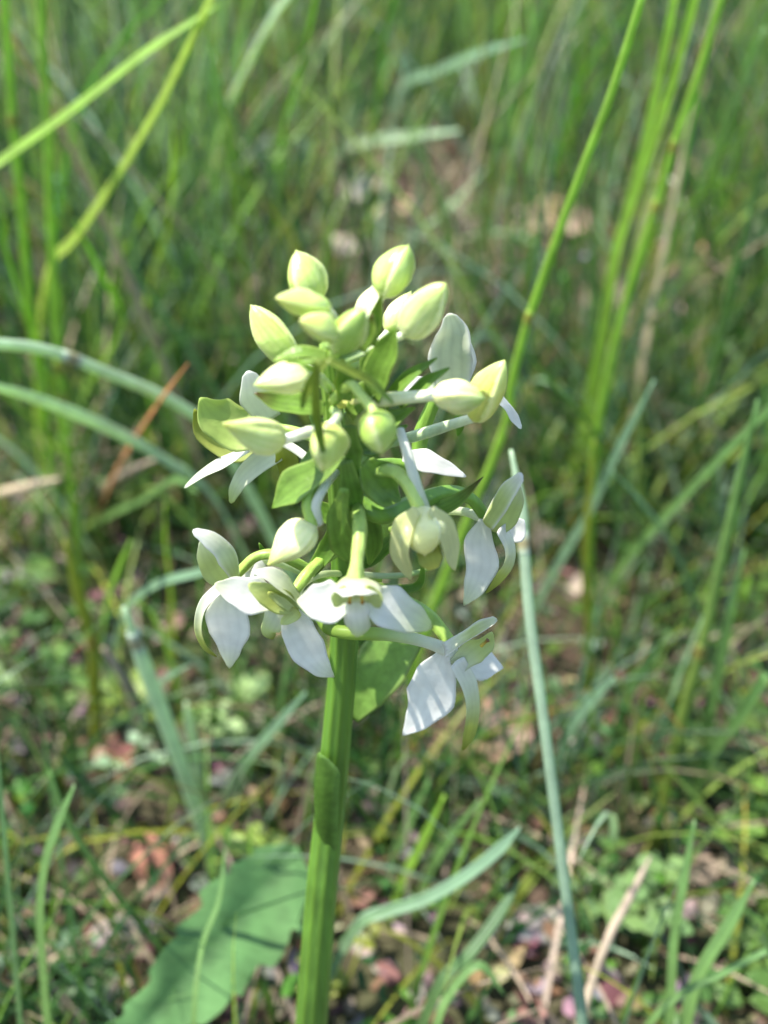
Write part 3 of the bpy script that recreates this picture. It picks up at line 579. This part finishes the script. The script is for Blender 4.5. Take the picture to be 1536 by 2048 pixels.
# ------------------------------------------------------------------ clods and dead leaves one can tell apart
def clod(pxy, rpx, label, col, seed, flat=.6):
    r = random.Random(seed); b = G(*pxy); R = rpx*dG(pxy[1])/F; n, sg = 10, 14; V = []; C = []; Fc = []
    ph = [r.uniform(0, 6) for _ in range(8)]
    for i in range(n+1):
        la = math.pi*i/n
        for j in range(sg):
            lo = 2*math.pi*j/sg
            k = 1 + .16*math.sin(2*lo+ph[0]) + .12*math.sin(3*lo+ph[1]+2*la) + .12*math.cos(4*la+ph[2]+lo) + .07*math.sin(7*lo+ph[3])*math.sin(5*la)
            V.append(b + Vector((R*k*math.sin(la)*math.cos(lo), R*k*math.sin(la)*math.sin(lo)*.8, R*flat*k*math.cos(la) + R*flat*.4)))
            C.append(tuple(x*r.uniform(.8, 1.15) for x in col))
    for i in range(n):
        for j in range(sg): Fc.append((i*sg+j, (i+1)*sg+j, (i+1)*sg+(j+1) % sg, i*sg+(j+1) % sg))
    tag(link('clod', mesh('clod', V, Fc, C, M_CLOD, b), None, b), label, 'clod')
PK = lin(184, 170, 158); TN = lin(206, 178, 146); GY = lin(148, 140, 134)
clod((245, 1885), 56, 'lumpy pinkish grey clod beside the toothed leaf', GY, 1, .8)
clod((225, 1990), 46, 'pale pink clod below the lumpy grey one', PK, 2, .7)
clod((730, 1908), 21, 'small round pale pink pebble right of the stem foot', PK, 3, .9)
clod((1075, 1880), 62, 'grey clod between the dark blade and the long pale stalk', GY, 4, .5)
clod((372, 1705), 30, 'pinkish pebble left of the orchid stem near the yellow sprig', PK, 5, .8)
clod((450, 1690), 24, 'brown pebble beside the yellow green sprig', lin(160, 120, 96), 6, .8)
clod((790, 445), 42, 'tan sunlit clod behind the top buds', TN, 7, .7)
clod((690, 500), 40, 'pale grey pink clod behind the top left buds', PK, 8, .5)
clod((1040, 790), 44, 'tan clod behind the right buds', TN, 9, .4)
clod((1095, 1095), 30, 'pale pebble beside the right flower', PK, 10, .7)
clod((35, 1165), 26, 'pale lilac pebble at the left edge', lin(200, 190, 200), 11, .7)
clod((30, 1240), 18, 'small whitish pebble at the left edge', lin(220, 205, 200), 12, .8)
clod((770, 1570), 20, 'small pale pebble right of the clasping leaf', PK, 13, .9)
clod((560, 1245), 20, 'small tan pebble behind the white lip', TN, 14, .9)
clod((60, 1850), 34, 'brown pebble in the lower left grass', lin(150, 120, 110), 15, .7)
clod((930, 880), 26, 'round tan pebble behind the right half of the spike', TN, 16, .9)

def dead_leaf(pxy, L, w, ang, label, col, seed, curl=.5):
    r = random.Random(seed); b = G(*pxy); d = dG(pxy[1])/F; L *= d; w *= d
    dr = Vector((math.cos(ang), math.sin(ang), 0)); z0 = Vector((0, 0, .004))
    p = [b - dr*L*.5 + z0*.3, b - dr*L*.15 + z0*2.2, b + dr*L*.2 + z0*2.5, b + dr*L*.5 + z0*(1+2*r.random())]
    cc = [tuple(x*r.uniform(.85, 1.15) for x in col) for _ in range(4)]
    dat = petal_data(p, [w*.1, w*.5, w*.42, w*.06], Vector((r.uniform(-.4, .4), -.5, 1)), curl, .22, .0004, 22, 11,
                     lambda t, u: tuple(x*(.75 if abs(u) < .06 else 1) for x in cc[int(t*3.99)]), r.uniform(0, 6))
    tag(link('dead_leaf', mesh('dead_leaf', *dat, M_LITTER, b), None, b), label, 'dead leaf')
DB = lin(164, 138, 122)
dead_leaf((1010, 1480), 190, 130, .9, 'large brownish pink dead leaf right of the lower right flower', DB, 1, .2)
dead_leaf((880, 1500), 120, 70, .3, 'smaller brown dead leaf under the white sepal tip', lin(160, 124, 108), 2)
dead_leaf((310, 1760), 130, 70, 2.2, 'crumpled brown dead leaf behind the lower left blades', lin(170, 130, 110), 3)
dead_leaf((740, 400), 130, 80, .4, 'grey pink dead leaf in the background above the buds', PK, 4)
dead_leaf((1110, 460), 170, 80, -.1, 'pinkish brown dead leaf in the background right of the buds', DB, 5)
dead_leaf((1060, 1720), 90, 50, 1.0, 'dark brown dead leaf beside the long pale stalk', lin(120, 86, 74), 6)
dead_leaf((250, 1570), 120, 60, 1.4, 'brown dead leaf at the foot of the pinkish twig', lin(140, 100, 88), 7)
dead_leaf((760, 1640), 100, 60, .8, 'mauve brown dead leaf right behind the stem', lin(150, 118, 116), 8)

# ------------------------------------------------------------------ the uncountable rest
def mass_blades(name, N, area, hgt, wid, pal, label, cat, seed, clear=.30, lean=.5, dens=None, material=None, seg=6):
    g = np.random.default_rng(seed); x0, x1, y0, y1 = area
    y = y0 + (y1-y0)*g.random(N)**1.0; half = np.minimum(.16 + y*.55, 3)
    x = (g.random(N)*2-1)*np.minimum(half, x1)
    if dens is not None:
        k = g.random(N) < dens(x, y, g); x, y = x[k], y[k]
    N = len(x); h = hgt[0] + (hgt[1]-hgt[0])*g.random(N)**1.6; w = wid[0] + (wid[1]-wid[0])*g.random(N)
    a = g.random(N)*6.283; ln = lean*(g.random(N)**.8); droop = g.random(N)*.9
    t = np.linspace(0, 1, seg+1)[None, :]
    th = ln[:, None]*(.5+.5*t) + droop[:, None]*t**2*1.1
    ds = (h/seg)[:, None]
    r_ = np.concatenate([np.zeros((N, 1)), np.cumsum(np.sin(th[:, 1:])*ds, 1)], 1); z = np.concatenate([np.zeros((N, 1)), np.cumsum(np.cos(th[:, 1:])*ds, 1)], 1)
    ca, sa = np.cos(a)[:, None], np.sin(a)[:, None]
    z0 = .0035*np.sin(x*31 + 1.3*np.sin(y*17)) + .003*np.sin(y*27 + x*11 + 2) - .003
    cx, cyy, cz = x[:, None] + r_*ca, y[:, None] + r_*sa, np.maximum(z + z0[:, None], z0[:, None])
    # leave the flower and the air before it free
    d = cyy*math.cos(TH) - (cz-HC)*math.sin(TH); v = cyy*math.sin(TH) + (cz-HC)*math.cos(TH)
    inn = (np.abs(cx/np.maximum(d, .02)) < .42) & (np.abs(v/np.maximum(d, .02)) < .52) & (d < clear) | (d < .16)
    ok = ~inn.any(1); N = int(ok.sum())
    cx, cyy, cz, ca, sa, w, a = cx[ok], cyy[ok], cz[ok], ca[ok], sa[ok], w[ok], a[ok]
    tw = a[:, None] + 1.57 + (g.random(N)-.5)[:, None]*1.6*t
    ww = (w[:, None]*.5)*np.clip(1.0 - t**2.2, .06, 1)*(.75+.25*np.minimum(t*4, 1))
    ox, oy = np.cos(tw)*ww, np.sin(tw)*ww; f = ww*.35
    V = np.stack([np.stack([cx-ox, cyy-oy, cz+f], -1), np.stack([cx, cyy, cz], -1), np.stack([cx+ox, cyy+oy, cz+f], -1)], 2)
    S = seg+1; V = V.reshape(-1, 3); base = (np.arange(N)*S*3)[:, None, None]
    i = np.arange(seg)[None, :, None]; j = np.arange(2)[None, None, :]
    A = base + i*3 + j; Fq = np.stack([A, A+1, A+4, A+3], -1).reshape(-1, 4)
    p = np.array([GC[c] for c, _ in pal]); pw = np.array([q for _, q in pal]); pw = pw/pw.sum()
    ci = g.choice(len(p), N, p=pw); c = p[ci]*(.5+.62*g.random(N)**1.3)[:, None]
    tipc = np.where(g.random(N)[:, None] < .05, np.array(GC['orange']), c)
    Cc = c[:, None, :]*(1-t[..., None]**4) + tipc[:, None, :]*t[..., None]**4
    Cc = np.repeat(Cc[:, :, None, :], 3, 2).reshape(-1, 3)
    me = bpy.data.meshes.new(name); me.vertices.add(len(V)); me.vertices.foreach_set('co', V.ravel().astype(np.float32))
    me.loops.add(Fq.size); me.loops.foreach_set('vertex_index', Fq.ravel().astype(np.int32))
    me.polygons.add(len(Fq)); me.polygons.foreach_set('loop_start', (np.arange(len(Fq))*4).astype(np.int32))
    me.polygons.foreach_set('use_smooth', np.ones(len(Fq), bool)); me.update(calc_edges=True)
    at = me.color_attributes.new('Col', 'FLOAT_COLOR', 'POINT'); at.data.foreach_set('color', np.concatenate([Cc, np.ones((len(Cc), 1))], 1).ravel().astype(np.float32))
    me.materials.append(material or M_GRASS)
    return tag(link(name, me), label, cat, kind='stuff')
def clump(x, y, g):
    s = np.sin(x*23+1)*np.sin(y*19+2) + np.sin(x*9+4)*np.sin(y*11) + .4*np.sin(x*41)*np.sin(y*37); 
    bare = np.exp(-((x-.0)/.08)**2 - ((y-.66)/.18)**2) + np.exp(-((x-.06)/.045)**2 - ((y-.33)/.06)**2) + np.exp(-((x+.085)/.035)**2 - ((y-.215)/.04)**2) + np.exp(-((x+.07)/.03)**2 - ((y-.33)/.05)**2) + .8*np.exp(-((x-.13)/.06)**2 - ((y-.62)/.12)**2)   # patches of bare litter
    return np.clip((.55 + .45*s)*(1-1.1*bare), .03, 1)
PAL = [('bright', 3), ('mid', 4), ('deep', 5.5), ('blue', 1.6), ('yellow', 1.2), ('straw', .9), ('olive', .6), ('pale', .8)]
mass_blades('meadow_grass', 19000, (-2, 2, .38, 1.6), (.05, .30), (.0012, .0038), PAL, 'mixed green grass filling the meadow behind the orchid', 'grass', 21, .40, .75, clump)
mass_blades('far_grass', 9000, (-3, 3, 1.4, 4.0), (.12, .34), (.003, .006), PAL, 'taller soft grass far behind the orchid', 'grass', 22, .5, .6, lambda x, y, g: .25 + .75*clump(x*.6, y*.6, g))
mass_blades('short_grass', 17000, (-.7, .7, .14, .75), (.025, .13), (.0009, .0026), PAL, 'short young grass low among the litter round the orchid', 'grass', 23, .245, 1.0, clump)
mass_blades('young_grass', 3200, (-.24, .24, .15, .36), (.02, .07), (.0009, .0024), PAL, 'fine young grass at the foot of the orchid', 'grass', 25, .25, 1.0, clump)
mass_blades('dead_straw', 1500, (-.8, .8, .1, 1.4), (.03, .12), (.0008, .002), [('straw', 3), ('pink', 3), ('olive', 1)], 'dry straw bits lying flat on the soil', 'straw', 24, .29, 1.5, None, M_DRY)

def flakes(name, N, area, size, cols, label, cat, seed, material, zmax=.004, tilt=.5):
    g = random.Random(seed); V = []; C = []; Fc = []; x0, x1, y0, y1 = area
    for _ in range(N):
        y = y0 + (y1-y0)*g.random()**1.5; x = g.uniform(-1, 1)*min(x1, .14 + y*.5); s = g.uniform(*size)*(1+.5*max(0, y-.5)); z = gz(x, y) + g.uniform(0, zmax)
        n = Vector((g.uniform(-tilt, tilt), g.uniform(-tilt, tilt), 1)).normalized(); a = Vector((math.cos(g.random()*6.3), math.sin(g.random()*6.3), 0))
        u = (a - n*a.dot(n)).normalized(); v = n.cross(u); k = len(V); c = tuple(q*g.uniform(.6, 1.2) for q in g.choice(cols)); asp = g.uniform(.4, .8)
        p = Vector((x, y, z + s*.25))
        V.append(p + n*s*.15*g.uniform(-1, 1.4)); C.append(c); m = 7
        for j in range(m):
            t = 6.283*j/m; rr = s*.5*g.uniform(.75, 1.15); V.append(p + u*math.cos(t)*rr + v*math.sin(t)*rr*asp + n*s*.12*math.cos(2*t)); C.append(c)
        for j in range(m): Fc.append((k, k+1+j, k+1+(j+1) % m))
    return tag(link(name, mesh(name, V, Fc, C, material)), label, cat, kind='stuff')
flakes('leaf_litter', 6500, (-1, 1, .12, 1.5), (.003, .012), [lin(164, 150, 136), lin(146, 130, 116), lin(128, 120, 112), lin(132, 108, 96), lin(104, 86, 76), lin(90, 72, 62), lin(116, 98, 86)], 'brown and pinkish leaf litter covering the soil', 'leaf litter', 31, M_LITTER)
flakes('ground_cover', 3500, (-1, 1, .13, 1.5), (.003, .009), [GC['mid'], GC['bright'], GC['deep'], GC['deep'], GC['mid']], 'tiny green leaves of low ground cover', 'ground cover', 32, M_GRASS, .02, .7)
